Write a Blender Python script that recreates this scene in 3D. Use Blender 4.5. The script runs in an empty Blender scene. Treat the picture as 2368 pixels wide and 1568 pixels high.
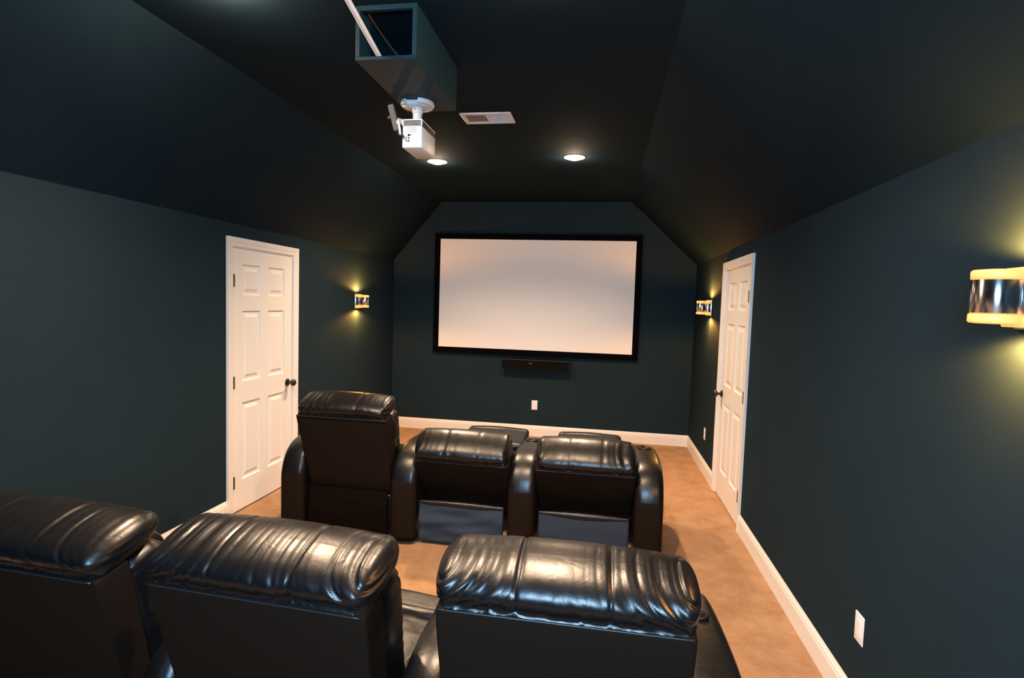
import bpy, bmesh, math, random
from mathutils import Vector, Matrix, noise
C = bpy.context.scene.collection
scn = bpy.context.scene
PI = math.pi

# ------------------------------------------------------------------ camera
cam_d = bpy.data.cameras.new('camera')
cam = bpy.data.objects.new('camera', cam_d)
C.objects.link(cam)
cam_d.sensor_width = 36.0
cam_d.sensor_fit = 'HORIZONTAL'
cam_d.lens = 36.0 * 1288.8 / 2368
cam_d.clip_start = 0.05
R = Vector((0.98636589, 0.16156429, 0.0312939))
U = Vector((-0.04100485, 0.05712489, 0.99752461))
F = Vector((-0.15937669, 0.98520745, -0.06297096))
m = Matrix.Identity(4)
for i in range(3):
    m[i][0] = R[i]; m[i][1] = U[i]; m[i][2] = -F[i]
m[0][3], m[1][3], m[2][3] = 0.0, 0.0, 1.6782
cam.matrix_world = m
scn.camera = cam

# ------------------------------------------------------------------ world, exposure, added rear light
scn.view_settings.view_transform = 'Standard'
scn.view_settings.look = 'None'
scn.view_settings.exposure = 0.0
scn.view_settings.gamma = 1.0
world = bpy.data.worlds.new('world')
scn.world = world
world.use_nodes = True
world.node_tree.nodes['Background'].inputs[0].default_value = (0.35, 0.6, 1.0, 1)
world.node_tree.nodes['Background'].inputs[1].default_value = 0.6

WARM = (1.0, 0.70, 0.46)
AMBER = (1.0, 0.43, 0.09)
CAN_W = 290.0        # each recessed lamp
SCONCE_W = 38.0      # each way out of a sconce
REAR_FILL_W = 170.0        # blue light added behind the camera, source unseen

XL, XR = -2.7253, 1.0882
YF, YR = 6.9977, -0.50
HK, HC = 2.208, 2.957
CXL, CXR = -2.10, 0.29

def area_light(name, loc, rot, sx, sy, power, col):
    d = bpy.data.lights.new(name, 'AREA')
    d.shape = 'RECTANGLE'; d.size = sx; d.size_y = sy; d.energy = power; d.color = col
    o = bpy.data.objects.new(name, d); C.objects.link(o)
    o.location = loc; o.rotation_euler = rot
    return o
# added window in the unseen rear wall, for the blue light: centre and size
WX, WZ, WW, WH = -0.10, 1.98, 0.90, 1.00
area_light('added_rear_light', (WX, YR - 0.17, WZ), (PI / 2 - math.radians(22), 0, 0), WW, WH, REAR_FILL_W, (0.42, 0.70, 1.0))

# ------------------------------------------------------------------ materials
def mat(name, col, rough=0.5, spec=0.5, metal=0.0, **kw):
    m = bpy.data.materials.new(name); m.use_nodes = True
    b = m.node_tree.nodes['Principled BSDF']
    b.inputs['Base Color'].default_value = (*col, 1)
    b.inputs['Roughness'].default_value = rough
    b.inputs['Specular IOR Level'].default_value = spec
    b.inputs['Metallic'].default_value = metal
    for k, v in kw.items(): b.inputs[k.replace('_', ' ')].default_value = v
    return m
def nd(m, t): return m.node_tree.nodes.new(t)
def lk(m, a, b): m.node_tree.links.new(a, b)
def noise_node(m, scale, detail=4, rough=0.6, stretch=(1, 1, 1), dist=0.0):
    tc = nd(m, 'ShaderNodeTexCoord'); mp = nd(m, 'ShaderNodeMapping')
    mp.inputs['Scale'].default_value = stretch
    lk(m, tc.outputs['Object'], mp.inputs['Vector'])
    n = nd(m, 'ShaderNodeTexNoise'); n.inputs['Scale'].default_value = scale
    n.inputs['Detail'].default_value = detail; n.inputs['Roughness'].default_value = rough
    n.inputs['Distortion'].default_value = dist
    lk(m, mp.outputs['Vector'], n.inputs['Vector'])
    return n
def bump(m, layers):
    prev = None
    for (sock, strength, dist) in layers:
        b = nd(m, 'ShaderNodeBump'); b.inputs['Strength'].default_value = strength; b.inputs['Distance'].default_value = dist
        lk(m, sock, b.inputs['Height'])
        if prev: lk(m, prev.outputs['Normal'], b.inputs['Normal'])
        prev = b
    lk(m, prev.outputs['Normal'], m.node_tree.nodes['Principled BSDF'].inputs['Normal'])
def ramp_col(m, sock, stops, inp='Base Color'):
    r = nd(m, 'ShaderNodeValToRGB')
    el = r.color_ramp.elements
    while len(el) < len(stops): el.new(0.5)
    for e, (p, c) in zip(el, stops):
        e.position = p; e.color = (*c, 1) if len(c) == 3 else c
    lk(m, sock, r.inputs['Fac'])
    lk(m, r.outputs['Color'], m.node_tree.nodes['Principled BSDF'].inputs[inp])
    return r

M = {}
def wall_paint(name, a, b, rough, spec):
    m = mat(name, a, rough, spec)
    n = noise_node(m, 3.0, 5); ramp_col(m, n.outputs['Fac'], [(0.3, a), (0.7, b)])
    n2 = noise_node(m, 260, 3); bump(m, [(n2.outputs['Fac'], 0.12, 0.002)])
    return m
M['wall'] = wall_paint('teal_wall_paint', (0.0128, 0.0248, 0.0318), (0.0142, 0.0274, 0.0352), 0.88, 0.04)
M['ceil'] = wall_paint('dark_blue_ceiling', (0.0054, 0.0135, 0.0205), (0.0064, 0.0157, 0.0232), 0.9, 0.04)  # darker and bluer tone than the walls
m = mat('tan_carpet', (0.5, 0.3, 0.17), 0.95, 0.1)
n = noise_node(m, 140, 6, 0.75); n2 = noise_node(m, 6, 5, 0.7)
mx = nd(m, 'ShaderNodeMath'); mx.operation = 'MULTIPLY_ADD'; mx.inputs[1].default_value = 0.55
lk(m, n.outputs['Fac'], mx.inputs[0])
mx2 = nd(m, 'ShaderNodeMath'); mx2.operation = 'MULTIPLY'; mx2.inputs[1].default_value = 0.45
lk(m, n2.outputs['Fac'], mx2.inputs[0]); lk(m, mx2.outputs[0], mx.inputs[2])
ramp_col(m, mx.outputs[0], [(0.30, (0.27, 0.135, 0.066)), (0.5, (0.46, 0.265, 0.145)), (0.7, (0.60, 0.40, 0.245))])
n3 = noise_node(m, 420, 4, 0.8); bump(m, [(n.outputs['Fac'], 0.8, 0.006), (n3.outputs['Fac'], 0.7, 0.003)])
M['carpet'] = m
m = mat('white_trim_paint', (0.80, 0.76, 0.70), 0.38, 0.5)
n = noise_node(m, 60, 3); bump(m, [(n.outputs['Fac'], 0.05, 0.001)])
M['trim'] = m
m = mat('white_door_paint', (0.80, 0.76, 0.70), 0.42, 0.5)
n = noise_node(m, 90, 4, 0.6, (1, 1, 0.06)); bump(m, [(n.outputs['Fac'], 0.10, 0.0012)])
M['door'] = m
m = mat('black_leather', (0.0045, 0.0042, 0.0045), 0.33, 0.5)
nv = noise_node(m, 380, 4, 0.7); nw = noise_node(m, 16, 6, 0.6, (1, 1, 1), 0.6)
r = nd(m, 'ShaderNodeMapRange'); r.inputs['To Min'].default_value = 0.27; r.inputs['To Max'].default_value = 0.42
lk(m, nw.outputs['Fac'], r.inputs['Value']); lk(m, r.outputs['Result'], m.node_tree.nodes['Principled BSDF'].inputs['Roughness'])
bump(m, [(nv.outputs['Fac'], 0.12, 0.0006), (nw.outputs['Fac'], 0.14, 0.010)])
M['leather'] = m
m = mat('brown_black_backing_vinyl', (0.0120, 0.0068, 0.0040), 0.75, 0.08)
n = noise_node(m, 300, 4, 0.7); bump(m, [(n.outputs['Fac'], 0.25, 0.0008)])
M['vinyl'] = m
m = mat('grey_blue_dust_cloth', (0.065, 0.090, 0.135), 0.85, 0.15)
n = noise_node(m, 350, 3, 0.7); bump(m, [(n.outputs['Fac'], 0.3, 0.0008)])
M['dust'] = m
M['seam'] = mat('black_thread', (0.018, 0.018, 0.02), 0.4, 0.5)
M['metal'] = mat('dark_steel', (0.12, 0.12, 0.12), 0.35, 0.5, 1.0)
M['bronze'] = mat('oil_rubbed_bronze', (0.010, 0.008, 0.007), 0.25, 0.6)
M['hinge'] = mat('aged_nickel', (0.10, 0.08, 0.065), 0.5, 0.4, 0.4)
m = mat('brushed_chrome', (0.70, 0.70, 0.72), 0.22, 0.5, 1.0, Anisotropic=0.93, Anisotropic_Rotation=0.25)
tn = nd(m, 'ShaderNodeTangent'); tn.direction_type = 'RADIAL'; tn.axis = 'Z'
lk(m, tn.outputs['Tangent'], m.node_tree.nodes['Principled BSDF'].inputs['Tangent'])
M['chrome'] = m
M['plateblack'] = mat('black_frame_velvet', (0.0016, 0.0016, 0.0019), 0.95, 0.05)
m = mat('matte_white_screen', (0.82, 0.80, 0.77), 0.9, 0.1)
n = noise_node(m, 500, 3); bump(m, [(n.outputs['Fac'], 0.08, 0.0005)])
M['screen'] = m
M['plastic'] = mat('black_plastic', (0.004, 0.004, 0.005), 0.4, 0.4)
M['grille'] = mat('black_grille_cloth', (0.003, 0.003, 0.003), 0.9, 0.1)
M['white'] = mat('white_plastic', (0.80, 0.79, 0.77), 0.4, 0.5)
M['white_metal'] = mat('white_enamel', (0.62, 0.62, 0.62), 0.4, 0.5)
M['dkhole'] = mat('dark_recess', (0.01, 0.01, 0.012), 0.8, 0.1)
M['copper'] = mat('brown_cable_jacket', (0.16, 0.05, 0.015), 0.6, 0.3)
M['pale'] = mat('strip_plastic', (0.13, 0.115, 0.10), 0.6, 0.3)  # one even, dull beige-grey tone
m = mat('teal_painted_wood', (0.0065, 0.030, 0.042), 0.6, 0.2)
n = noise_node(m, 40, 5, 0.7, (1, 0.2, 1)); bump(m, [(n.outputs['Fac'], 0.15, 0.001)])
M['boxwood'] = m
def emis(name, col, s):
    m = mat(name, col, 0.5)
    b = m.node_tree.nodes['Principled BSDF']
    b.inputs['Emission Color'].default_value = (*col, 1); b.inputs['Emission Strength'].default_value = s
    return m
M['bulb'] = emis('lit_flood_bulb', (1.0, 0.78, 0.52), 45.0)
M['amber'] = emis('lit_amber_glass', (1.0, 0.42, 0.11), 1.0)
M['amber_hot'] = emis('lit_amber_glass_face', (1.0, 0.72, 0.34), 1.8)
m = mat('added_window_glass', (0.8, 0.9, 1.0), 0.02, 0.5); m.node_tree.nodes['Principled BSDF'].inputs['Transmission Weight'].default_value = 1.0
M['glass'] = m

# ------------------------------------------------------------------ helpers
def obj(name, bm, m, parent=None, smooth=False, label=None, loc=None, rot=None):
    bmesh.ops.recalc_face_normals(bm, faces=bm.faces)
    me = bpy.data.meshes.new(name); bm.to_mesh(me); bm.free()
    if isinstance(m, (list, tuple)):
        for x in m: me.materials.append(M[x])
    else: me.materials.append(M[m])
    if smooth:
        for p in me.polygons: p.use_smooth = True
        if smooth != 'all':
            try: me.set_sharp_from_angle(angle=math.radians(40))
            except Exception: pass
    o = bpy.data.objects.new(name, me); C.objects.link(o)
    if parent: o.parent = parent
    if loc: o.location = loc
    if rot: o.rotation_euler = rot
    if label: o['label'] = label
    return o
def thing(name, label, cat, loc=(0, 0, 0), rotz=0, group=None):
    o = bpy.data.objects.new(name, None); C.objects.link(o)
    o.empty_display_size = 0.1
    o.location = loc; o.rotation_euler = (0, 0, rotz); o['label'] = label; o['category'] = cat
    if group: o['group'] = group
    return o
def tag(o, label, cat, group=None):
    o['label'] = label; o['category'] = cat
    if group: o['group'] = group
    return o
def struct(name, bm, m, label=None, **k):
    o = obj(name, bm, m, None, **k); o['kind'] = 'structure'
    if label: o['label'] = label
    return o
def copy_tree(o, parent=None, skip=()):
    c = o.copy(); C.objects.link(c)
    if parent is not None:
        c.parent = parent
    for ch in list(o.children):
        if ch.get('_skip') in skip and ch.get('_skip'): continue
        copy_tree(ch, c, skip)
    return c
def bx(bm, x0, x1, y0, y1, z0, z1, mi=0, bev=0.0, seg=2):
    vs = [bm.verts.new(p) for p in [(x0, y0, z0), (x1, y0, z0), (x1, y1, z0), (x0, y1, z0), (x0, y0, z1), (x1, y0, z1), (x1, y1, z1), (x0, y1, z1)]]
    fs = [bm.faces.new([vs[i] for i in f]) for f in [(0, 3, 2, 1), (4, 5, 6, 7), (0, 1, 5, 4), (1, 2, 6, 5), (2, 3, 7, 6), (3, 0, 4, 7)]]
    for f in fs: f.material_index = mi
    if bev > 0:
        es = {e for f in fs for e in f.edges}
        rr = bmesh.ops.bevel(bm, geom=list(es), offset=bev, segments=seg, profile=0.5, affect='EDGES')
        for f in rr['faces']: f.material_index = mi
    return bm
def lathe(bm, prof, c=(0, 0, 0), axis='z', n=32, mi=0, closed=False):
    rings = []
    for (r, h) in prof:
        ring = []
        for i in range(n):
            a = 2 * PI * i / n
            if axis == 'z': p = (c[0] + r * math.cos(a), c[1] + r * math.sin(a), c[2] + h)
            elif axis == 'x': p = (c[0] + h, c[1] + r * math.cos(a), c[2] + r * math.sin(a))
            else: p = (c[0] + r * math.cos(a), c[1] + h, c[2] + r * math.sin(a))
            ring.append(bm.verts.new(p))
        rings.append(ring)
    pairs = list(zip(rings[:-1], rings[1:]))
    if closed: pairs.append((rings[-1], rings[0]))
    for A, B in pairs:
        for i in range(n):
            f = bm.faces.new([A[i], A[(i + 1) % n], B[(i + 1) % n], B[i]]); f.material_index = mi
    if not closed:
        for ring in (rings[0], rings[-1]):
            f = bm.faces.new(ring); f.material_index = mi
    return bm
def tube(bm, pts, r, n=8, mi=0):
    pts = [Vector(p) for p in pts]; rings = []
    up = Vector((0, 0, 1))
    for i, p in enumerate(pts):
        d = (pts[min(i + 1, len(pts) - 1)] - pts[max(i - 1, 0)]).normalized()
        a = d.cross(up)
        if a.length < 1e-3: a = d.cross(Vector((1, 0, 0)))
        a.normalize(); b = d.cross(a)
        rr = r[i] if isinstance(r, (list, tuple)) else r
        rings.append([bm.verts.new(p + (a * math.cos(2 * PI * k / n) + b * math.sin(2 * PI * k / n)) * rr) for k in range(n)])
    for A, B in zip(rings[:-1], rings[1:]):
        for k in range(n):
            f = bm.faces.new([A[k], A[(k + 1) % n], B[(k + 1) % n], B[k]]); f.material_index = mi
    for ring in (rings[0], rings[-1]):
        bm.faces.new(ring).material_index = mi
    return bm
def smooth_pts(P, n=6, closed=False):
    out = []; L = len(P); P = [Vector(p) for p in P]
    for i in range(L - 1):
        p0, p1, p2, p3 = P[max(i - 1, 0)], P[i], P[i + 1], P[min(i + 2, L - 1)]
        for k in range(n):
            t = k / n
            out.append(0.5 * ((2 * p1) + (-p0 + p2) * t + (2 * p0 - 5 * p1 + 4 * p2 - p3) * t * t + (-p0 + 3 * p1 - 3 * p2 + p3) * t ** 3))
    out.append(P[-1]); return out
def rbox(c, s, r, step=0.03, arc=5, fn=None, bm=None):
    """soft box: centre c, full size s, corner radius r (number or per-axis), inner grid step; fn(p, n) moves a vertex"""
    bm = bm or bmesh.new()
    h = [x / 2 for x in s]
    rr = [r] * 3 if not isinstance(r, (list, tuple)) else list(r)
    rr = [min(a, b * 0.999) for a, b in zip(rr, h)]
    def params(ax):
        L = h[ax] - rr[ax]
        n = max(1, int(round(2 * L / step)))
        mid = [(-L + 2 * L * i / n, 0.0) for i in range(n + 1)]
        a = [(-L, -math.tan(PI / 4 * (1 - k / arc))) for k in range(arc)]
        b = [(L, math.tan(PI / 4 * (k + 1) / arc)) for k in range(arc)]
        return a + mid + b
    pr = [params(a) for a in range(3)]
    cache = {}
    def vert(co):
        key = tuple((round(a, 5), round(b, 4)) for a, b in co)
        if key in cache: return cache[key]
        q = Vector((co[0][0], co[1][0], co[2][0])); d = Vector((co[0][1], co[1][1], co[2][1]))
        nrm = d.normalized()
        p = q + Vector((nrm[0] * rr[0], nrm[1] * rr[1], nrm[2] * rr[2]))
        if fn: p = fn(p, nrm)
        v = bm.verts.new(Vector(c) + p); cache[key] = v
        return v
    for ax in range(3):
        o1, o2 = [(1, 2), (0, 2), (0, 1)][ax]
        for sg in (-1, 1):
            for i in range(len(pr[o1]) - 1):
                for j in range(len(pr[o2]) - 1):
                    q = []
                    for (a, b) in ((i, j), (i + 1, j), (i + 1, j + 1), (i, j + 1)):
                        co = [None] * 3
                        co[ax] = (sg * (h[ax] - rr[ax]), float(sg)); co[o1] = pr[o1][a]; co[o2] = pr[o2][b]
                        q.append(vert(co))
                    try: bm.faces.new(q)
                    except ValueError: pass
    return bm

# ------------------------------------------------------------------ room shell
T = 0.12
def wall_with_hole(name, side, y0, y1, h0, h1, ztop, label):
    """side wall made of one mesh with a doorway"""
    bm = bmesh.new()
    x0, x1 = (XL - T, XL) if side == 'L' else (XR, XR + T)
    bx(bm, x0, x1, YR - T, y0, -0.05, ztop); bx(bm, x0, x1, y1, YF + T, -0.05, ztop); bx(bm, x0, x1, y0, y1, h1, ztop)
    return struct(name, bm, 'wall', label)
DL = (3.768, 4.577); DR = (4.435, 5.315); DH = 2.035
wall_with_hole('wall_left', 'L', DL[0], DL[1], 0, DH, HK + 0.02, 'dark teal painted left side wall with a white door')
wall_with_hole('wall_right', 'R', DR[0], DR[1], 0, DH, HK + 0.02, 'dark teal painted right side wall with a white door')
def poly_prism_y(bm, pts, y0, y1):
    A = [bm.verts.new((x, y0, z)) for x, z in pts]; B = [bm.verts.new((x, y1, z)) for x, z in pts]
    bm.faces.new(A); bm.faces.new(B[::-1])
    for i in range(len(pts)):
        j = (i + 1) % len(pts); bm.faces.new([A[i], B[i], B[j], A[j]])
bm = bmesh.new(); poly_prism_y(bm, [(XL, -0.05), (XR, -0.05), (XR, HK), (CXR, HC), (CXL, HC), (XL, HK)], YF, YF + T)
struct('wall_front', bm, 'wall', 'dark teal far wall behind the projection screen')
bm = bmesh.new()
wx0, wx1, wz0, wz1 = WX - WW / 2, WX + WW / 2, WZ - WH / 2, WZ + WH / 2
bx(bm, XL, wx0, YR - T, YR, -0.05, HK); bx(bm, wx1, XR, YR - T, YR, -0.05, HK)
bx(bm, wx0, wx1, YR - T, YR, -0.05, wz0); poly_prism_y(bm, [(XL, HK), (wx0, HK), (wx0, HC), (CXL, HC)], YR - T, YR); poly_prism_y(bm, [(wx1, HK), (XR, HK), (CXR, HC), (wx1, HC)], YR - T, YR)
bx(bm, wx0, wx1, YR - T, YR, wz1, HC)
struct('wall_rear', bm, 'wall', 'dark teal rear wall behind the camera')
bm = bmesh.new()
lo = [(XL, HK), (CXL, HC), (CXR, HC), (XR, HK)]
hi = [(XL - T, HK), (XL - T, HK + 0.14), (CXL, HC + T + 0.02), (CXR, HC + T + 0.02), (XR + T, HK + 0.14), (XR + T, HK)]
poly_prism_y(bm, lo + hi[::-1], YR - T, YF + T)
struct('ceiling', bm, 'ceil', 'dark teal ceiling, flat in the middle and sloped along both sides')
bm = bmesh.new(); bx(bm, XL - T, XR + T, YR - T, YF + T, -0.06, 0.0)
struct('floor', bm, 'carpet', 'tan cut pile carpet over the whole floor')
# frame of the added, unseen window
wf = bpy.data.objects.new('added_window_1', None); C.objects.link(wf); wf['kind'] = 'structure'; wf.location = (WX, YR, WZ)
bm = bmesh.new()
for (a, b, c_, d) in ((-WW / 2, WW / 2, WH / 2 - 0.04, WH / 2), (-WW / 2, WW / 2, -WH / 2, -WH / 2 + 0.04), (-WW / 2, -WW / 2 + 0.04, -WH / 2, WH / 2), (WW / 2 - 0.04, WW / 2, -WH / 2, WH / 2)):
    bx(bm, a, b, -0.09, -0.03, c_, d)
obj('added_window_frame', bm, 'trim', wf)
# baseboards
def baseboard(name, segs, side):
    prof = [(0, 0), (0.0153, 0), (0.0153, 0.100), (0.0125, 0.108), (0.0125, 0.116), (0.006, 0.130), (0.004, 0.1381), (0, 0.1381)]
    bm = bmesh.new()
    for (a, b) in segs:
        def P(t, z, s):
            if side == 'L': return (XL + t, s, z)
            if side == 'R': return (XR - t, s, z)
            return (s, YF - t, z)
        A = [bm.verts.new(P(t, z, a)) for t, z in prof]; B = [bm.verts.new(P(t, z, b)) for t, z in prof]
        bm.faces.new(A); bm.faces.new(B[::-1])
        for i in range(len(prof)):
            j = (i + 1) % len(prof); bm.faces.new([A[i], A[j], B[j], B[i]])
    return struct(name, bm, 'trim')
CW = 0.073
baseboard('baseboard_left', [(YR, DL[0] - CW), (DL[1] + CW, YF)], 'L')
baseboard('baseboard_right', [(YR, DR[0] - CW), (DR[1] + CW, YF)], 'R')
baseboard('baseboard_front', [(XL, XR)], 'F')

# ------------------------------------------------------------------ doors (panelled, local x along the wall, y out of the wall into the room)
def make_door(name, width, hinge_left, loc, rotz, label):
    """local: x 0..width from the left jamb seen from the room, z up, -y towards the room"""
    t = bpy.data.objects.new(name, None); C.objects.link(t); t['kind'] = 'structure'; t['label'] = label
    t.location = loc; t.rotation_euler = (0, 0, rotz)
    # slab with six raised panels
    bm = bmesh.new()
    rec = 0.004; d0 = rec; d1 = 0.040
    W = width - 0.006; x_off = 0.003
    st = 0.118 * width / 0.81; mid = 0.105 * width / 0.81
    pw = (W - 2 * st - mid) / 2
    cols = [(x_off + st, x_off + st + pw), (x_off + st + pw + mid, x_off + W - st)]
    rows = [(0.245, 0.245 + 0.605), (1.015, 1.015 + 0.545), (1.680, 1.680 + 0.235)]
    xs = sorted({x_off, x_off + W} | {v for c_ in cols for v in c_}); zs = sorted({0.012, DH - 0.004} | {v for r_ in rows for v in r_})
    def V(x, y, z): return bm.verts.new((x, y, z))
    for i in range(len(xs) - 1):
        for j in range(len(zs) - 1):
            a, b, c_, d = xs[i], xs[i + 1], zs[j], zs[j + 1]
            if any(abs(a - q[0]) < 1e-6 for q in cols) and any(abs(c_ - q[0]) < 1e-6 for q in rows):
                loops = []
                for ins, dep in ((0, 0), (0.006, 0.0100), (0.016, 0.0115), (0.028, 0.0105), (0.050, 0.0015)):
                    loops.append([V(a + ins, d0 + dep, c_ + ins), V(b - ins, d0 + dep, c_ + ins), V(b - ins, d0 + dep, d - ins), V(a + ins, d0 + dep, d - ins)])
                for A, B in zip(loops[:-1], loops[1:]):
                    for k in range(4): bm.faces.new([A[k], A[(k + 1) % 4], B[(k + 1) % 4], B[k]])
                bm.faces.new(loops[-1])
            else:
                bm.faces.new([V(a, d0, c_), V(b, d0, c_), V(b, d0, d), V(a, d0, d)])
    x0, x1, z0, z1 = xs[0], xs[-1], zs[0], zs[-1]
    q = [V(x0, d0, z0), V(x1, d0, z0), V(x1, d0, z1), V(x0, d0, z1)]; p = [V(x0, d1, z0), V(x1, d1, z0), V(x1, d1, z1), V(x0, d1, z1)]
    bm.faces.new(p)
    for k in range(4): bm.faces.new([q[k], q[(k + 1) % 4], p[(k + 1) % 4], p[k]])
    bmesh.ops.remove_doubles(bm, verts=bm.verts, dist=1e-5)
    obj('door_panel', bm, 'door', t)
    # casing and jamb
    bm = bmesh.new()
    prof = [(0.006, 0), (0.006, -0.009), (0.012, -0.012), (0.030, -0.012), (0.038, -0.016), (0.060, -0.020), (CW, -0.020), (CW, 0)]
    path = [((0, 0), (-1, 0)), ((0, DH), (-1, 1)), ((width, DH), (1, 1)), ((width, 0), (1, 0))]
    rings = []
    for (bp, dr) in path:
        rings.append([bm.verts.new((bp[0] + dr[0] * o_, y, bp[1] + dr[1] * o_)) for o_, y in prof])
    for A, B in zip(rings[:-1], rings[1:]):
        for k in range(len(prof)):
            bm.faces.new([A[k], A[(k + 1) % len(prof)], B[(k + 1) % len(prof)], B[k]])
    bm.faces.new(rings[0]); bm.faces.new(rings[-1][::-1])
    bx(bm, -0.006, 0.0015, -0.002, T, 0, DH + 0.006); bx(bm, width - 0.0015, width + 0.006, -0.002, T, 0, DH + 0.006); bx(bm, 0, width, -0.002, T, DH - 0.002, DH + 0.006)
    obj('door_casing', bm, 'trim', t)
    # hinges
    hx = 0.004 if hinge_left else width - 0.004
    for hz in (0.25, 1.02, 1.79):
        bm = bmesh.new()
        lathe(bm, [(0.0090, -0.045), (0.0090, -0.017), (0.0068, -0.016), (0.0068, -0.015), (0.0090, -0.014), (0.0090, 0.014), (0.0068, 0.015), (0.0068, 0.016), (0.0090, 0.017), (0.0090, 0.045)], (hx, -0.006, hz), 'z', 12)
        lathe(bm, [(0.003, -0.050), (0.005, -0.046), (0.005, -0.045)], (hx, -0.006, hz), 'z', 10)
        s_ = 1 if hinge_left else -1
        bx(bm, min(hx, hx + s_ * 0.016), max(hx, hx + s_ * 0.016), 0.0015, 0.0045, hz - 0.045, hz + 0.045)
        obj('door_hinge', bm, 'hinge', t, True)
    kx = width - 0.068 if hinge_left else 0.068
    bm = bmesh.new()
    lathe(bm, [(0.0, 0.004), (0.033, 0.004), (0.033, -0.003), (0.028, -0.008), (0.013, -0.011), (0.011, -0.030), (0.014, -0.036), (0.026, -0.041), (0.031, -0.052), (0.029, -0.064), (0.020, -0.072), (0.0, -0.074)], (kx, 0, 0.925), 'y', 24)
    obj('door_knob', bm, 'bronze', t, True)
    return t
# left wall: seen from the room, left jamb = nearer (small y); local +x must map to +y, local -y to +x
make_door('door_1', DL[1] - DL[0], True, (XL, DL[0], 0), PI / 2, 'white six panel door in the left wall, hinged at its left')
make_door('door_2', DR[1] - DR[0], False, (XR, DR[1], 0), -PI / 2, 'white six panel door in the right wall, hinged at its right')

# ------------------------------------------------------------------ recliners
YFR, YNR = 3.575, 1.545      # rear plane of the arms of the front row / of the near row
SEAT = 0.31                  # half width between the arms
def fold_field(x, s, seed):
    """0..1 crease depth on gathered leather; x across, s along the sheet (folds fan out towards the lower corners)"""
    side = min(1.0, max(0.0, (abs(x) - 0.07) / 0.22))
    sh = (0.35 + 1.1 * side) * (1 if x > 0 else -1)
    wob = 0.018 * noise.noise(Vector((x * 6, s * 8, seed)))
    v = Vector(((x - sh * s + wob) * 21 + seed * 7.3, s * 3.0, seed * 3.1))
    a = abs(noise.noise(v)); b = abs(noise.noise(v * 1.9 + Vector((5.2, 1.7, 0))))
    f = lambda q, w: 0.5 + 0.5 * math.cos(PI * min(1, q / w))
    big = noise.noise(Vector((x * 7 + seed, s * 7, seed * 2.0)))
    return (f(a, 0.30) + 0.35 * f(b, 0.30)) * (0.28 + 0.72 * side) * min(1, max(0.22, 0.6 + 1.3 * big))
def pillow(W, seed, step):
    """head pillow in back-local coordinates (x across, y forward, z along the back)"""
    def fn(p, n):
        x, y, z = p
        # crown: the top sinks towards both ends, the middle is fuller
        e = abs(x) / (W / 2)
        p = p.copy()
        p.z -= 0.016 * e ** 3 * max(0, (z + 0.10) / 0.2)
        # bulge of the three sewn sections
        sec = 0
        for sx in (-0.118, 0.118):
            sec += math.exp(-((x - sx) / 0.0045) ** 2) * 0.0040 + math.exp(-((x - sx) / 0.012) ** 2) * 0.0010
        bul = 0.007 * math.cos(min(1, e) * PI / 2)
        bul -= 0.004 * min(1, max(0, -y / 0.06))
        if y < 0 and z < -0.012:      # flat lower rear, flush with the panel
            k = min(1, (-0.012 - z) / 0.04) * min(1, -y / 0.03); p.y += (-0.1235 - p.y) * k * 0.92
            bul *= 1 - k
        fd = fold_field(x, -z, seed)
        t_ = min(1, max(0, (0.066 - z) / 0.04)); rear = (0.40 + 0.60 * t_) * (1.0 if y < 0.02 else max(0.25, 1 - (y - 0.02) / 0.06))
        return p + n * (bul - sec - 0.0135 * fd * rear)
    return rbox((0, 0, 0), (W, 0.255, 0.106), (0.050, 0.110, 0.0525), step, 9 if step < 0.01 else 5, fn)
def cushion(c, s, r, seed, amp, step):
    def fn(p, n):
        k = fold_field(p.x * 1.2, p.y + p.z, seed)
        return p + n * (-amp * k + 0.012 * math.cos(min(1, abs(p.x) / (s[0] / 2)) * PI / 2))
    return rbox(c, s, r, step, 5, fn)
ARM_PROF = [(0, 0.03), (0.0, 0.22), (0.0, 0.38), (0.006, 0.45), (0.030, 0.520), (0.075, 0.585), (0.145, 0.632), (0.24, 0.655), (0.38, 0.658), (0.58, 0.645), (0.76, 0.620), (0.84, 0.590), (0.885, 0.53), (0.90, 0.44), (0.90, 0.22), (0.90, 0.03)]
def arm_bm(x0, x1):
    P = smooth_pts([(0, y, z) for y, z in ARM_PROF], 4)
    N = []
    for i in range(len(P)):
        d = P[min(i + 1, len(P) - 1)] - P[max(i - 1, 0)]
        N.append(Vector((0, -d.z, d.y)).normalized())
    r = 0.045; bm = bmesh.new(); rings = []
    st = []
    for k in range(7):
        a = PI / 2 * k / 6; st.append((x0 + r * (1 - math.sin(a)), r * (1 - math.cos(a))))
    st = [(x0 + r * (1 - math.cos(PI / 2 * k / 6)), r * (1 - math.sin(PI / 2 * k / 6))) for k in range(7)]
    st += [(x0 + (x1 - x0) * 0.5, -0.006)]
    st += [(x1 - r * (1 - math.cos(PI / 2 * k / 6)), r * (1 - math.sin(PI / 2 * k / 6))) for k in range(6, -1, -1)]
    for x, ins in st:
        ring = [bm.verts.new((x, (p - n * ins).y, max(0.03, (p - n * ins).z))) for p, n in zip(P, N)]
        rings.append(ring)
    for A, B in zip(rings[:-1], rings[1:]):
        for i in range(len(A) - 1): bm.faces.new([A[i], A[i + 1], B[i + 1], B[i]])
        bm.faces.new([A[-1], A[0], B[0], B[-1]])
    bm.faces.new(rings[0]); bm.faces.new(rings[-1][::-1])
    for f in bm.faces:      # the flat rear of an arm is covered in matt backing vinyl
        c_ = f.calc_center_median()
        if c_.y < 0.03 and c_.z < 0.44 and len(f.verts) < 5: f.material_index = 1
    return bm
mesh_cache = {}
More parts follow.
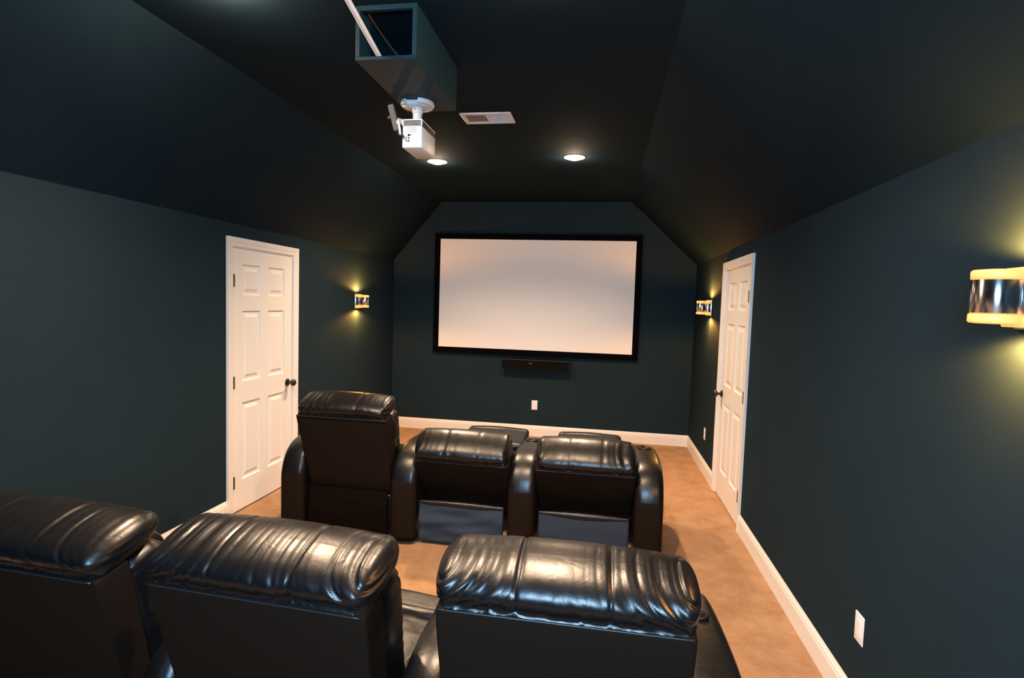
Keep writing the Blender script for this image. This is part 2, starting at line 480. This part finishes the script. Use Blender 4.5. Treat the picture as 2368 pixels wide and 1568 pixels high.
def part(name, key, build, m, parent, smooth='all', **k):
    """link a part; equal keys share their mesh"""
    if key in mesh_cache:
        o = bpy.data.objects.new(name, mesh_cache[key]); C.objects.link(o); o.parent = parent
        for a, b in k.items():
            if a == 'loc': o.location = b
            if a == 'rot': o.rotation_euler = b
            if a == 'label': o['label'] = b
        return o
    o = obj(name, build(), m, parent, smooth, **k)
    mesh_cache[key] = o.data
    return o
def make_arm(t, x0, x1, feet=True):
    a = part('armrest', ('arm', round(x0, 3), round(x1, 3)), lambda: arm_bm(x0, x1), ('leather', 'vinyl'), t)
    def cup():
        bm = bmesh.new()
        lathe(bm, [(0.030, -0.004), (0.044, -0.004), (0.047, 0.002), (0.044, 0.008), (0.038, 0.008), (0.037, 0.002), (0.034, -0.002), (0.030, -0.002)], (0, 0, 0), 'z', 28, closed=True)
        lathe(bm, [(0.036, -0.002), (0.036, -0.001)], (0, 0, 0), 'z', 28)
        return bm
    c = part('cup_holder', 'cup', cup, 'plastic', a, loc=((x0 + x1) / 2, 0.56, 0.652), rot=(math.radians(-4), 0, 0))
    return a
def make_recliner(label, loc, reclined, tilt, bot, arms, seed, res, group, turn=0):
    """arms: list of (x0, x1); bot = (y, z) of the lower rear edge of the back"""
    t = thing('recliner', label, 'recliner', loc, math.radians(turn), group)
    # base box between the arms
    def base():
        bm = bmesh.new()
        bx(bm, -SEAT + 0.004, SEAT - 0.004, 0.62 if reclined else 0.085, 0.80, 0.03, 0.335 if reclined else 0.31, 0, 0.012, 3)
        return bm
    part('base', ('base', bool(reclined)), base, 'leather', t)
    # dust cover hanging at the rear of the base
    def dust():
        bm = bmesh.new(); nx, nz = 44, 20; rows = []
        for j in range(nz + 1):
            z = 0.02 + (0.275 if reclined else 0.335) * j / nz; row = []
            for i in range(nx + 1):
                x = -SEAT + 0.012 + (2 * SEAT - 0.024) * i / nx
                amp = 0.016 if reclined == 'loose' else 0.003
                w = amp * (noise.noise(Vector((x * 3 + z * 9, z * 16 - x * 4, seed))) + 0.4 * math.sin(z * 40 + x * 9))
                row.append(bm.verts.new((x, 0.052 + w * (0.2 + math.sin(PI * j / nz)) - 0.008 * math.sin(PI * j / nz), z)))
            rows.append(row)
        for A, B in zip(rows[:-1], rows[1:]):
            for i in range(nx): bm.faces.new([A[i], A[i + 1], B[i + 1], B[i]])
        r_ = bmesh.ops.solidify(bm, geom=bm.faces[:], thickness=-0.003)
        return bm
    d_ = part('dust_cover', ('dust', reclined), dust, 'dust' if reclined else 'vinyl', t, label='grey-blue cloth cover' if reclined else 'brown-black rear cloth')
    # seat cushion
    part('seat_cushion', ('seat', res > 0.01), lambda: cushion((0, 0.42, 0.405), (2 * SEAT - 0.012, 0.52, 0.15), 0.05, 3.3, 0.006, 0.02), 'leather', t, loc=(0, 0.22 if reclined else 0, 0))
    # rolled rim of the base under the back
    def rim():
        return cushion((0, 0.066, 0.292), (2 * SEAT - 0.015, 0.03, 0.026), 0.012, 8.1, 0.003, 0.02)
    if reclined: part('rear_rim', 'rim', rim, 'leather', t)
    # footrest
    if reclined:
        f = part('footrest', 'foot_out', lambda: cushion((0, 0, 0), (2 * SEAT - 0.05, 0.42, 0.085), (0.04, 0.035, 0.035), 5.5, 0.004, 0.02), 'leather', t, loc=(0, 1.20, 0.475), rot=(math.radians(3), 0, 0))
        part('footrest_flap', 'foot_end', lambda: cushion((0, 0, 0), (2 * SEAT - 0.06, 0.075, 0.10), 0.032, 6.5, 0.003, 0.02), 'leather', f, loc=(0, 0.235, -0.005))
        def links():
            bm = bmesh.new()
            for sx in (0.0,):
                tube(bm, [(sx, 0.80, 0.25), (sx, 1.05, 0.36)], 0.011, 8); tube(bm, [(sx, 0.80, 0.36), (sx, 1.10, 0.27)], 0.011, 8); tube(bm, [(sx, 1.05, 0.36), (sx, 1.16, 0.440)], 0.011, 8); tube(bm, [(sx, 1.10, 0.27), (sx, 1.30, 0.44)], 0.011, 8)
            return bm
        for sx_ in (-0.22, 0.22): part('footrest_linkage', 'links', links, 'metal', t, loc=(sx_, 0, 0))
    else:
        f = part('footrest', 'foot_in', lambda: cushion((0, 0, 0), (2 * SEAT - 0.02, 0.10, 0.34), 0.035, 5.5, 0.004, 0.02), 'leather', t, loc=(0, 0.85, 0.25))
        part('footrest_flap', 'foot_lip', lambda: cushion((0, 0, 0), (2 * SEAT - 0.02, 0.15, 0.09), 0.035, 6.5, 0.004, 0.02), 'leather', f, loc=(0, -0.075, 0.175))
    # back: an upright assembly in its own coordinates, tilted about its lower rear edge
    rot = (math.radians(tilt), 0, 0); bl = (0, bot[0], bot[1])
    def shell():
        def fn(p, n):
            k = 0.5 + p.z / 0.585
            q = p.copy(); q.x *= 0.93 + 0.07 * min(1, max(0, k * 1.15)) ** 1.2; return q
        return rbox((0, 0.055, 0.300), (0.655, 0.11, 0.600), (0.012, 0.012, 0.012), 0.05, 3, fn)
    b = part('backrest', 'shell', shell, 'vinyl', t, loc=bl, rot=rot, label='flat brown-black rear panel')
    def front():
        def fn(p, n):
            k = 0.5 + p.z / 0.60
            q = p.copy(); q.x *= 0.93 + 0.07 * min(1, max(0, k))
            fd = fold_field(p.x, p.z, 2.2)
            return q + n * (0.012 * math.cos(min(1, abs(p.x) / 0.33) * PI / 2) - 0.006 * fd)
        return rbox((0, 0.175, 0.295), (0.665, 0.17, 0.57), (0.05, 0.07, 0.07), 0.02, 5, fn)
    part('back_cushion', 'fcush', front, 'leather', b)
    h = part('headrest', ('pillow', seed, res), lambda: pillow(0.668 if res > 0.01 else 0.692, seed, res), 'leather', b, loc=(0, 0.120, 0.648))
    # seams: a welt along the bottom of the pillow and two vertical stitched seams
    def welt():
        bm = bmesh.new()
        tube(bm, [(-0.318 + 0.636 * i / 30, -0.1245, -0.047) for i in range(31)], 0.0028, 6)
        return bm
    part('seam', 'welt', welt, 'seam', h)
    for a in arms: make_arm(t, *a)
    return t
UP = (0.105, 0.325)
REC = (0.36, 0.110)
gF = 'recliners in the front row'
gN = 'recliners in the near row'
A_R = (SEAT + 0.016, SEAT + 0.198); A_L = (-SEAT - 0.190, -SEAT - 0.010)
make_recliner('upright black leather recliner, leftmost of the far row, beside the left door', (-1.725, YFR, 0), None, 18, (0.105, 0.30), [A_L, A_R], 1.0, 0.012, gF)
make_recliner('reclined black leather recliner, middle of the far row, with rumpled grey cloth below', (-0.905, YFR, 0), 'loose', 36, REC, [A_R], 2.0, 0.012, gF)
make_recliner('reclined black leather recliner, rightmost of the far row, facing the screen', (-0.075, YFR, 0), 'tight', 36, REC, [A_R], 3.0, 0.012, gF)
make_recliner('upright black leather recliner cut off by the left edge, nearest the left wall', (-1.675, 1.345, 0), None, 14, (0.105, 0.292), [A_L], 4.0, 0.0055, gN, -3)
make_recliner('upright black leather recliner, middle of the near row, seen at an angle', (-0.883, 1.33, 0), None, 14, (0.105, 0.300), [(-SEAT - 0.13, -SEAT - 0.010)], 5.0, 0.0045, gN, -3)
make_recliner('upright black leather recliner, rightmost of the near row, with bright wrinkled headrest', (-0.07, 1.34, 0), None, 10, (0.105, 0.300), [(-SEAT - 0.148, -SEAT - 0.010), A_R], 6.0, 0.0040, gN)

# ------------------------------------------------------------------ projection screen and speaker
t = thing('projection_screen', 'large white projection screen in a black frame on the far wall', 'screen', (-0.861, YF, 1.10))
bm = bmesh.new()
sx0, sx1, sz0, sz1 = -2.089 + 0.861, 0.367 + 0.861, 0.001, 1.380
fw = 0.072
bx(bm, sx0 - fw, sx0, -0.052, 0.0, sz0 - fw, sz1 + fw, 0, 0.004); bx(bm, sx1, sx1 + fw, -0.052, 0.0, sz0 - fw, sz1 + fw, 0, 0.004)
bx(bm, sx0, sx1, -0.052, 0.0, sz1, sz1 + fw, 0, 0.004); bx(bm, sx0, sx1, -0.052, 0.0, sz0 - fw, sz0, 0, 0.004)
obj('frame', bm, 'plateblack', t)
bm = bmesh.new(); bx(bm, sx0 - 0.01, sx1 + 0.01, -0.044, -0.036, sz0 - 0.01, sz1 + 0.01)
obj('screen_fabric', bm, 'screen', t)
t = thing('centre_speaker', 'low black centre speaker mounted on the wall under the screen', 'speaker', (-0.81, YF, 0.865))
bm = bmesh.new(); bx(bm, -0.425, 0.435, -0.125, 0, 0, 0.125, 0, 0.008, 3); obj('cabinet', bm, 'plastic', t)
bm = bmesh.new(); bx(bm, -0.415, 0.425, -0.133, -0.124, 0.008, 0.117, 0, 0.004); obj('grille', bm, 'grille', t)
bm = bmesh.new()
for k in range(5): bx(bm, -0.079 + k * 0.009, -0.073 + k * 0.009, -0.1345, -0.1328, 0.074, 0.082)
obj('badge', bm, 'chrome', t, label='small silver badge')

# ------------------------------------------------------------------ wall plates
def wall_plate(name, label, cat, loc, rotz, kind, group=None):
    t = thing(name, label, cat, loc, rotz, group)       # local -y to the room
    bm = bmesh.new(); bx(bm, -0.0375, 0.0375, -0.006, 0, -0.06, 0.06, 0, 0.004, 3); obj('cover_plate', bm, 'white', t, True)
    if kind == 'decora':
        bm = bmesh.new(); bx(bm, -0.0165, 0.0165, -0.0085, -0.005, -0.033, 0.033, 0, 0.001); obj('insert', bm, 'white', t)
    elif kind == 'outlet':
        for z in (-0.0195, 0.0195):
            bm = bmesh.new(); bx(bm, -0.0165, 0.0165, -0.0080, -0.005, z - 0.014, z + 0.014, 0, 0.003); s = obj('socket', bm, 'white', t)
            bm = bmesh.new()
            for sx_, hh in ((-0.006, 0.0045), (0.006, 0.0036)): bx(bm, sx_ - 0.001, sx_ + 0.001, -0.0083, -0.0078, z + 0.003 - hh, z + 0.003 + hh)
            lathe(bm, [(0.0022, -0.0083), (0.0022, -0.0078)], (0, 0, z - 0.008), 'y', 10)
            obj('slots', bm, 'dkhole', s)
    return t
wall_plate('wall_plate', 'white wall plate low on the right wall, nearest the camera', 'wall plate', (XR, 2.405, 0.40), -PI / 2, 'decora')
wall_plate('electrical_outlet', 'small white outlet on the right wall beyond the door', 'outlet', (XR, 5.94, 0.40), -PI / 2, 'outlet')
wall_plate('wall_plate', 'white wall plate on the far wall below the screen', 'wall plate', (-0.815, YF, 0.40), 0, 'decora')

# ------------------------------------------------------------------ recessed lights
def spot(name, parent, loc, rot, power, ang, blend, rad, col):
    d = bpy.data.lights.new(name, 'SPOT'); d.energy = power; d.spot_size = math.radians(ang); d.spot_blend = blend
    d.shadow_soft_size = rad; d.color = col
    o = bpy.data.objects.new(name, d); C.objects.link(o); o.parent = parent; o.location = loc; o.rotation_euler = rot
    return o
def can(loc, label, power, glow=11.0):
    t = thing('recessed_light', label, 'ceiling light', (loc[0], loc[1], HC), 0, 'recessed ceiling lights')
    def ring():
        bm = bmesh.new(); lathe(bm, [(0.066, 0.0), (0.094, 0.0), (0.096, -0.003), (0.090, -0.007), (0.072, -0.010), (0.068, -0.006)], (0, 0, 0), 'z', 48, closed=True); return bm
    part('trim_ring', 'can_ring', ring, 'white_metal', t)
    def bulb():
        bm = bmesh.new(); lathe(bm, [(0.067, -0.001), (0.067, -0.006), (0.060, -0.014), (0.045, -0.021), (0.025, -0.025), (0.006, -0.026)], (0, 0, 0), 'z', 40); return bm
    part('bulb', 'can_bulb', bulb, 'bulb', t)
    spot('lamp_light', t, (0, 0, -0.045), (0, 0, 0), power, 140, 0.9, 0.05, WARM)
    d = bpy.data.lights.new('bulb_glow', 'POINT'); d.energy = glow; d.color = WARM; d.shadow_soft_size = 0.02
    o = bpy.data.objects.new('bulb_glow', d); C.objects.link(o); o.parent = t; o.location = (0, 0, -0.065)
    return t
can((-1.552, 5.0), 'lit recessed ceiling light just behind the white projector', CAN_W)
can((-0.298, 4.905), 'lit recessed ceiling light to the right of the ceiling vent', CAN_W)
can((-1.60, 2.12), 'lit recessed ceiling light at the top edge, above the left slope', CAN_W, 34.0)
can((-0.30, 2.10), 'lit recessed ceiling light nearest the camera, right of the teal box', CAN_W)

# ------------------------------------------------------------------ wall sconces
def sconce(loc, rotz, label):
    """local: wall at y=0, -y into the room"""
    t = thing('wall_sconce', label, 'wall lamp', loc, rotz, 'chrome and amber wall sconces')
    part('back_plate', 'sc_plate', lambda: bx(bmesh.new(), -0.056, 0.056, -0.014, 0, -0.083, 0.083, 0, 0.003), 'chrome', t)
    def neck():
        bm = bmesh.new(); bx(bm, -0.045, 0.045, -0.050, -0.013, -0.046, 0.046, 0, 0.003); return bm
    nk = part('neck', 'sc_neck', neck, 'chrome', t)
    for s in (-1, 1):
        part('glass_block', ('sc_blk', s), lambda: bx(bmesh.new(), -0.050, 0.050, -0.048, -0.0145, min(s * 0.047, s * 0.077), max(s * 0.047, s * 0.077), 0, 0.003), 'amber', t, label='lit amber glass')
    def drum():
        bm = bmesh.new(); lathe(bm, [(0.050, -0.044), (0.054, -0.042), (0.054, 0.042), (0.050, 0.044), (0.044, 0.044), (0.044, -0.044)], (0, -0.094, 0), 'z', 48, closed=True); return bm
    part('drum', 'sc_drum', drum, 'chrome', t, label='chrome band')
    for s in (-1, 1):
        def disc():
            bm = bmesh.new(); lathe(bm, [(0.050, 0.0445 * s), (0.0545, 0.0450 * s), (0.055, 0.064 * s), (0.051, 0.068 * s), (0.036, 0.0695 * s), (0.010, 0.070 * s)], (0, -0.094, 0), 'z', 48); return bm
        part('glass_disc', ('sc_disc', s), disc, 'amber', t, label='lit amber glass')
        spot('lamp_light', t, (0, -0.068, s * 0.098), (0 if s < 0 else PI, 0, 0), SCONCE_W, 172, 0.35, 0.018, AMBER)
    return t
sconce((XL, 5.87, 1.655), PI / 2, 'lit chrome and amber sconce on the left wall beyond the door')
sconce((XR, 5.95, 1.700), -PI / 2, 'lit chrome and amber sconce on the right wall beyond the door')
sconce((XR, 1.618, 1.735), -PI / 2, 'lit chrome and amber sconce nearest the camera, cut off by the right edge')

# ------------------------------------------------------------------ ceiling vent
t = thing('ceiling_vent', 'white rectangular louvred air vent in the flat ceiling', 'vent', (-0.84, 3.855, HC))
hx, hy = 0.176, 0.108
bm = bmesh.new(); z0, z1 = -0.009, 0.0
ix, iy = 0.145, 0.074
bx(bm, -hx, hx, -hy, -iy, z0, z1, 0, 0.003); bx(bm, -hx, hx, iy, hy, z0, z1, 0, 0.003); bx(bm, -hx, -ix, -iy, iy, z0, z1, 0, 0.003); bx(bm, ix, hx, -iy, iy, z0, z1, 0, 0.003)
bx(bm, -0.006, 0.006, -iy, iy, z0, z1, 0, 0.002)
obj('frame', bm, 'white_metal', t)
bm = bmesh.new(); bx(bm, -ix, ix, -iy, iy, -0.0012, -0.0004); obj('duct_opening', bm, 'dkhole', t)
bm = bmesh.new()
for i in range(12):
    x = -ix + 0.011 + i * 0.0118
    v = [bm.verts.new(p) for p in ((x - 0.0048, -iy, -0.0015), (x - 0.0033, -iy, -0.0015), (x + 0.0050, -iy, -0.0085), (x + 0.0035, -iy, -0.0085))]
    w = [bm.verts.new((q.co.x, iy, q.co.z)) for q in v]
    bm.faces.new(v); bm.faces.new(w[::-1])
    for k in range(4): bm.faces.new([v[k], v[(k + 1) % 4], w[(k + 1) % 4], w[k]])
obj('louvres', bm, 'white_metal', t, label='closed pale slats')
bm = bmesh.new()
for i in range(11):
    x = 0.016 + i * 0.0122; bx(bm, x, x + 0.0042, -iy, iy, -0.0055, -0.0015)
for j in range(5):
    y = -iy + 0.014 + j * 0.0285; bx(bm, 0.006, ix, y, y + 0.005, -0.0085, -0.0020)
obj('grid', bm, 'white_metal', t, label='open white grid')

# ------------------------------------------------------------------ ceiling chase (open ended painted box) with what it holds
BY0, BY1, BZ = 2.373, 3.035, 2.724
bxl, bxr = -1.121, -0.842
t = thing('ceiling_box', 'teal painted open ended wooden box hanging under the ceiling above the projector', 'box', (-0.98, 2.7, HC))
def rel(bm): bmesh.ops.translate(bm, verts=bm.verts, vec=(0.98, -2.7, -HC)); return bm
w = 0.019
bm = bmesh.new(); bx(bm, bxl, bxr, BY0, BY1, BZ, BZ + 0.015, 0, 0.001); obj('bottom_board', rel(bm), 'boxwood', t)
for a, b in ((bxl, bxl + w), (bxr - w, bxr)):
    bm = bmesh.new(); bx(bm, a, b, BY0, BY1, BZ + 0.0155, HC - 0.001, 0, 0.001); obj('side_board', rel(bm), 'boxwood', t)
bm = bmesh.new(); bx(bm, bxl + w, bxr - w, BY0, BY0 + 0.02, HC - 0.022, HC - 0.001, 0, 0.001); obj('top_rail', rel(bm), 'boxwood', t)
bm = bmesh.new(); bx(bm, bxl + w, bxr - w, BY1 - w, BY1, BZ + 0.0155, HC - 0.001); obj('end_board', rel(bm), 'boxwood', t)
bm = bmesh.new()
for p in ((-1.04, 2.96, HC - 0.012), (-0.885, 2.6, HC - 0.02), (-0.98, 2.80, BZ + 0.02)): lathe(bm, [(0.002, -0.002), (0.006, 0.0), (0.002, 0.002)], p, 'z', 8)
bm.free()
bm = bmesh.new(); tube(bm, smooth_pts([(-1.085, 2.42, HC - 0.012), (-1.075, 2.50, HC - 0.035), (-1.03, 2.62, HC - 0.10), (-0.98, 2.72, BZ + 0.10), (-0.945, 2.86, BZ + 0.02)], 6), 0.0035, 8)
tag(obj('brown_cable', bm, 'copper', None, True), 'thin brown cable crossing inside the open ceiling box', 'cable')
bm = bmesh.new(); lathe(bm, [(0.014, 0), (0.026, 0), (0.026, 0.010), (0.022, 0.014), (0.014, 0.014)], (-0.905, 2.44, BZ + 0.0152), 'z', 24, closed=True)
tag(obj('cable_grommet', bm, 'white', None, True), 'small white ring on the floor of the ceiling box', 'ring')
bm = bmesh.new(); tube(bm, [(-1.022, 2.41, 2.748), (-0.99, 2.03, 2.792), (-0.885, 0.80, 2.936)], 0.0112, 14)
tag(obj('cable_conduit', bm, 'white', None, True), 'white round conduit running from the ceiling box towards the camera', 'pipe')

# ------------------------------------------------------------------ projector and mount
PX, PYM = -1.015, 2.90
t = thing('projector_mount', 'white round ceiling mount holding the projector under the teal box', 'mount', (PX, PYM, BZ))
bm = bmesh.new()
n_ = 56; R_ = 0.088
def plate_r(a):
    # notch at the side facing the camera's left rear
    return R_
ringsT = []
out = []
for i in range(n_):
    a = 2 * PI * i / n_
    out.append((R_ * math.cos(a), R_ * math.sin(a)))
# outline with a rectangular notch cut at the +y side
outl = [p for p in out if not (p[1] < -0.03 and abs(p[0] + 0.010) < 0.030)]
k0 = max(range(len(outl)), key=lambda i: (Vector(outl[(i + 1) % len(outl)]) - Vector(outl[i])).length)
seq = outl[k0 + 1:] + outl[:k0 + 1]
seq += [(-0.038, -0.052), (0.018, -0.052)] if seq[-1][0] < seq[0][0] else [(0.018, -0.052), (-0.038, -0.052)]
lay = [(1.0, -0.001), (1.0, -0.014), (0.96, -0.021), (0.55, -0.030)]
prev = None; first = None
for s_, z in lay:
    ring = [bm.verts.new((x * s_, y * s_, z)) for x, y in seq]
    if prev:
        for i in range(len(ring)): bm.faces.new([prev[i], prev[(i + 1) % len(ring)], ring[(i + 1) % len(ring)], ring[i]])
    else: first = ring
    prev = ring
bm.faces.new(first); bm.faces.new(prev)
obj('ceiling_plate', bm, 'white_metal', t, True)
for p in ((-0.060, -0.022), (0.040, -0.030), (0.050, 0.035)):
    bm = bmesh.new(); lathe(bm, [(0.004, -0.030), (0.015, -0.029), (0.016, -0.020), (0.016, -0.018)], (p[0], p[1], 0), 'z', 20)
    obj('bolt', bm, 'white_metal', t, True)
bm = bmesh.new(); lathe(bm, [(0.0245, -0.026), (0.0285, -0.029), (0.0285, -0.054), (0.0245, -0.057), (0.0240, -0.085), (0.0240, -0.108)], (0, 0, 0), 'z', 28)
obj('pole', bm, 'white_metal', t, True)
bm = bmesh.new(); lathe(bm, [(0.004, -0.0292), (0.004, -0.0280)], (-0.004, 0, -0.041), 'y', 10); obj('set_screw', bm, 'plastic', t)
bm = bmesh.new()
bx(bm, -0.040, 0.028, -0.075, 0.055, -0.1205, -0.106, 0, 0.003); bx(bm, 0.030, 0.052, -0.100, 0.075, -0.1212, -0.116, 0, 0.002)
for p in ((0.041, -0.085), (0.041, 0.0), (0.041, 0.06)): lathe(bm, [(0.006, -0.114), (0.006, -0.1195)], (p[0], p[1], 0), 'z', 12)
obj('bracket', bm, 'white_metal', t)

x0, x1, y0, y1 = -1.053, -0.947, 2.780, 3.010
zt, zb = 2.602, 2.458
t = thing('projector', 'white video projector hanging from the round ceiling mount', 'projector', ((x0 + x1) / 2, (y0 + y1) / 2, zt))
cx, cy, cz_ = t.location
bm = bmesh.new()
bx(bm, x0 - cx, x1 - cx, y0 - cy, y1 - cy, zb - cz_, -0.032, 0, 0.008, 3); obj('body', bm, 'white', t, True)
bm = bmesh.new(); bx(bm, x0 - cx + 0.004, x1 - cx - 0.004, y0 - cy + 0.006, y1 - cy - 0.004, -0.034, -0.004); obj('vent_core', bm, 'plastic', t)
bm = bmesh.new()
for k in range(5):
    z = -0.0315 + k * 0.0062; bx(bm, x0 - cx, x1 - cx, y0 - cy, y0 - cy + 0.004, z, z + 0.0014)
    bx(bm, x0 - cx, x0 - cx + 0.004, y0 - cy + 0.004, y0 - cy + 0.08, z, z + 0.0014)
for sx_ in (x0 - cx, x1 - cx - 0.006): bx(bm, sx_, sx_ + 0.006, y0 - cy - 0.0004, y0 - cy + 0.006, -0.033, -0.002)
obj('vent_fins', bm, 'white', t)
bm = bmesh.new(); bx(bm, x0 - cx, x1 - cx, y0 - cy, y1 - cy, -0.004, 0.0, 0, 0.0015); obj('top_cover', bm, 'white', t)
bm = bmesh.new()
for j in range(7):
    for i in range(9):
        xx = -0.032 + i * 0.0062 + (0.003 if j % 2 else 0); zz = -0.040 - j * 0.0048
        lathe(bm, [(0.0014, -0.0006), (0.0014, 0.001)], (xx, y0 - cy, zz), 'y', 6)
obj('speaker_holes', bm, 'dkhole', t)
bm = bmesh.new(); s = y0 - cy
def port(a, b, c_, d): bx(bm, a, b, s - 0.0008, s + 0.002, c_, d)
port(-0.022, -0.010, -0.086, -0.075); port(-0.030, -0.027, -0.095, -0.087); port(-0.0205, -0.0125, -0.099, -0.092); port(-0.021, -0.0125, -0.112, -0.105); port(-0.031, -0.0285, -0.112, -0.104); port(-0.038, -0.0372, -0.111, -0.105); port(-0.004, -0.002, -0.083, -0.075); port(-0.0015, -0.0005, -0.102, -0.099)
obj('ports', bm, 'dkhole', t, label='black rear sockets')
bm = bmesh.new(); bx(bm, -0.054, -0.040, s - 0.020, s - 0.0008, -0.097, -0.081, 0, 0.003); tube(bm, smooth_pts([(-0.048, s - 0.018, -0.089), (-0.056, s - 0.045, -0.091), (-0.066, s - 0.03, -0.080), (-0.072, s + 0.02, -0.05), (-0.075, s + 0.08, -0.01)], 5), 0.0025, 8)
obj('cable_plug', bm, 'plastic', t, label='black plug')
bm = bmesh.new(); lathe(bm, [(0.030, 0.0), (0.030, 0.012), (0.024, 0.014), (0.020, 0.004)], (0.012, y1 - cy - 0.002, -0.085), 'y', 24); obj('lens', bm, 'plastic', t, True)
bm = bmesh.new()
for q in range(4):
    dz = 0.006 * q
    tube(bm, smooth_pts([(-1.062 - 0.002 * q, 2.89, 2.600 + dz * 0.5), (-1.066, 2.83, 2.610 - dz), (-1.082 - 0.003 * q, 2.80, 2.612 - dz), (-1.070, 2.775, 2.590 - dz), (-1.062, 2.772, 2.560 - 2 * dz), (-1.058, 2.774, 2.53)], 6), 0.0032, 8)
bmesh.ops.translate(bm, verts=bm.verts, vec=(-cx, -cy, -cz_))
obj('cable_bundle', bm, 'white', t, True, label='loose bundle of white cables')
# pale strip
t = thing('power_strip', 'narrow pale strip hanging to the left of the projector', 'power strip', (-1.145, 2.90, 2.65))
t.rotation_euler = (0, math.radians(-16), 0)
bm = bmesh.new(); bx(bm, -0.016, 0.016, -0.012, 0.012, -0.070, 0.070, 0, 0.003, 2); obj('housing', bm, 'pale', t)
bm = bmesh.new(); tube(bm, [(-0.016, 0, 0.012), (-0.028, 0, 0.010), (-0.034, 0, 0.006)], [0.005, 0.007, 0.004], 8); obj('switch', bm, 'pale', t)
bm = bmesh.new(); tube(bm, [(0.0, 0, 0.069), (-0.004, 0, 0.12), (0.004, 0, 0.22), (0.010, 0, 0.31)], 0.002, 6); obj('cord', bm, 'plastic', t)
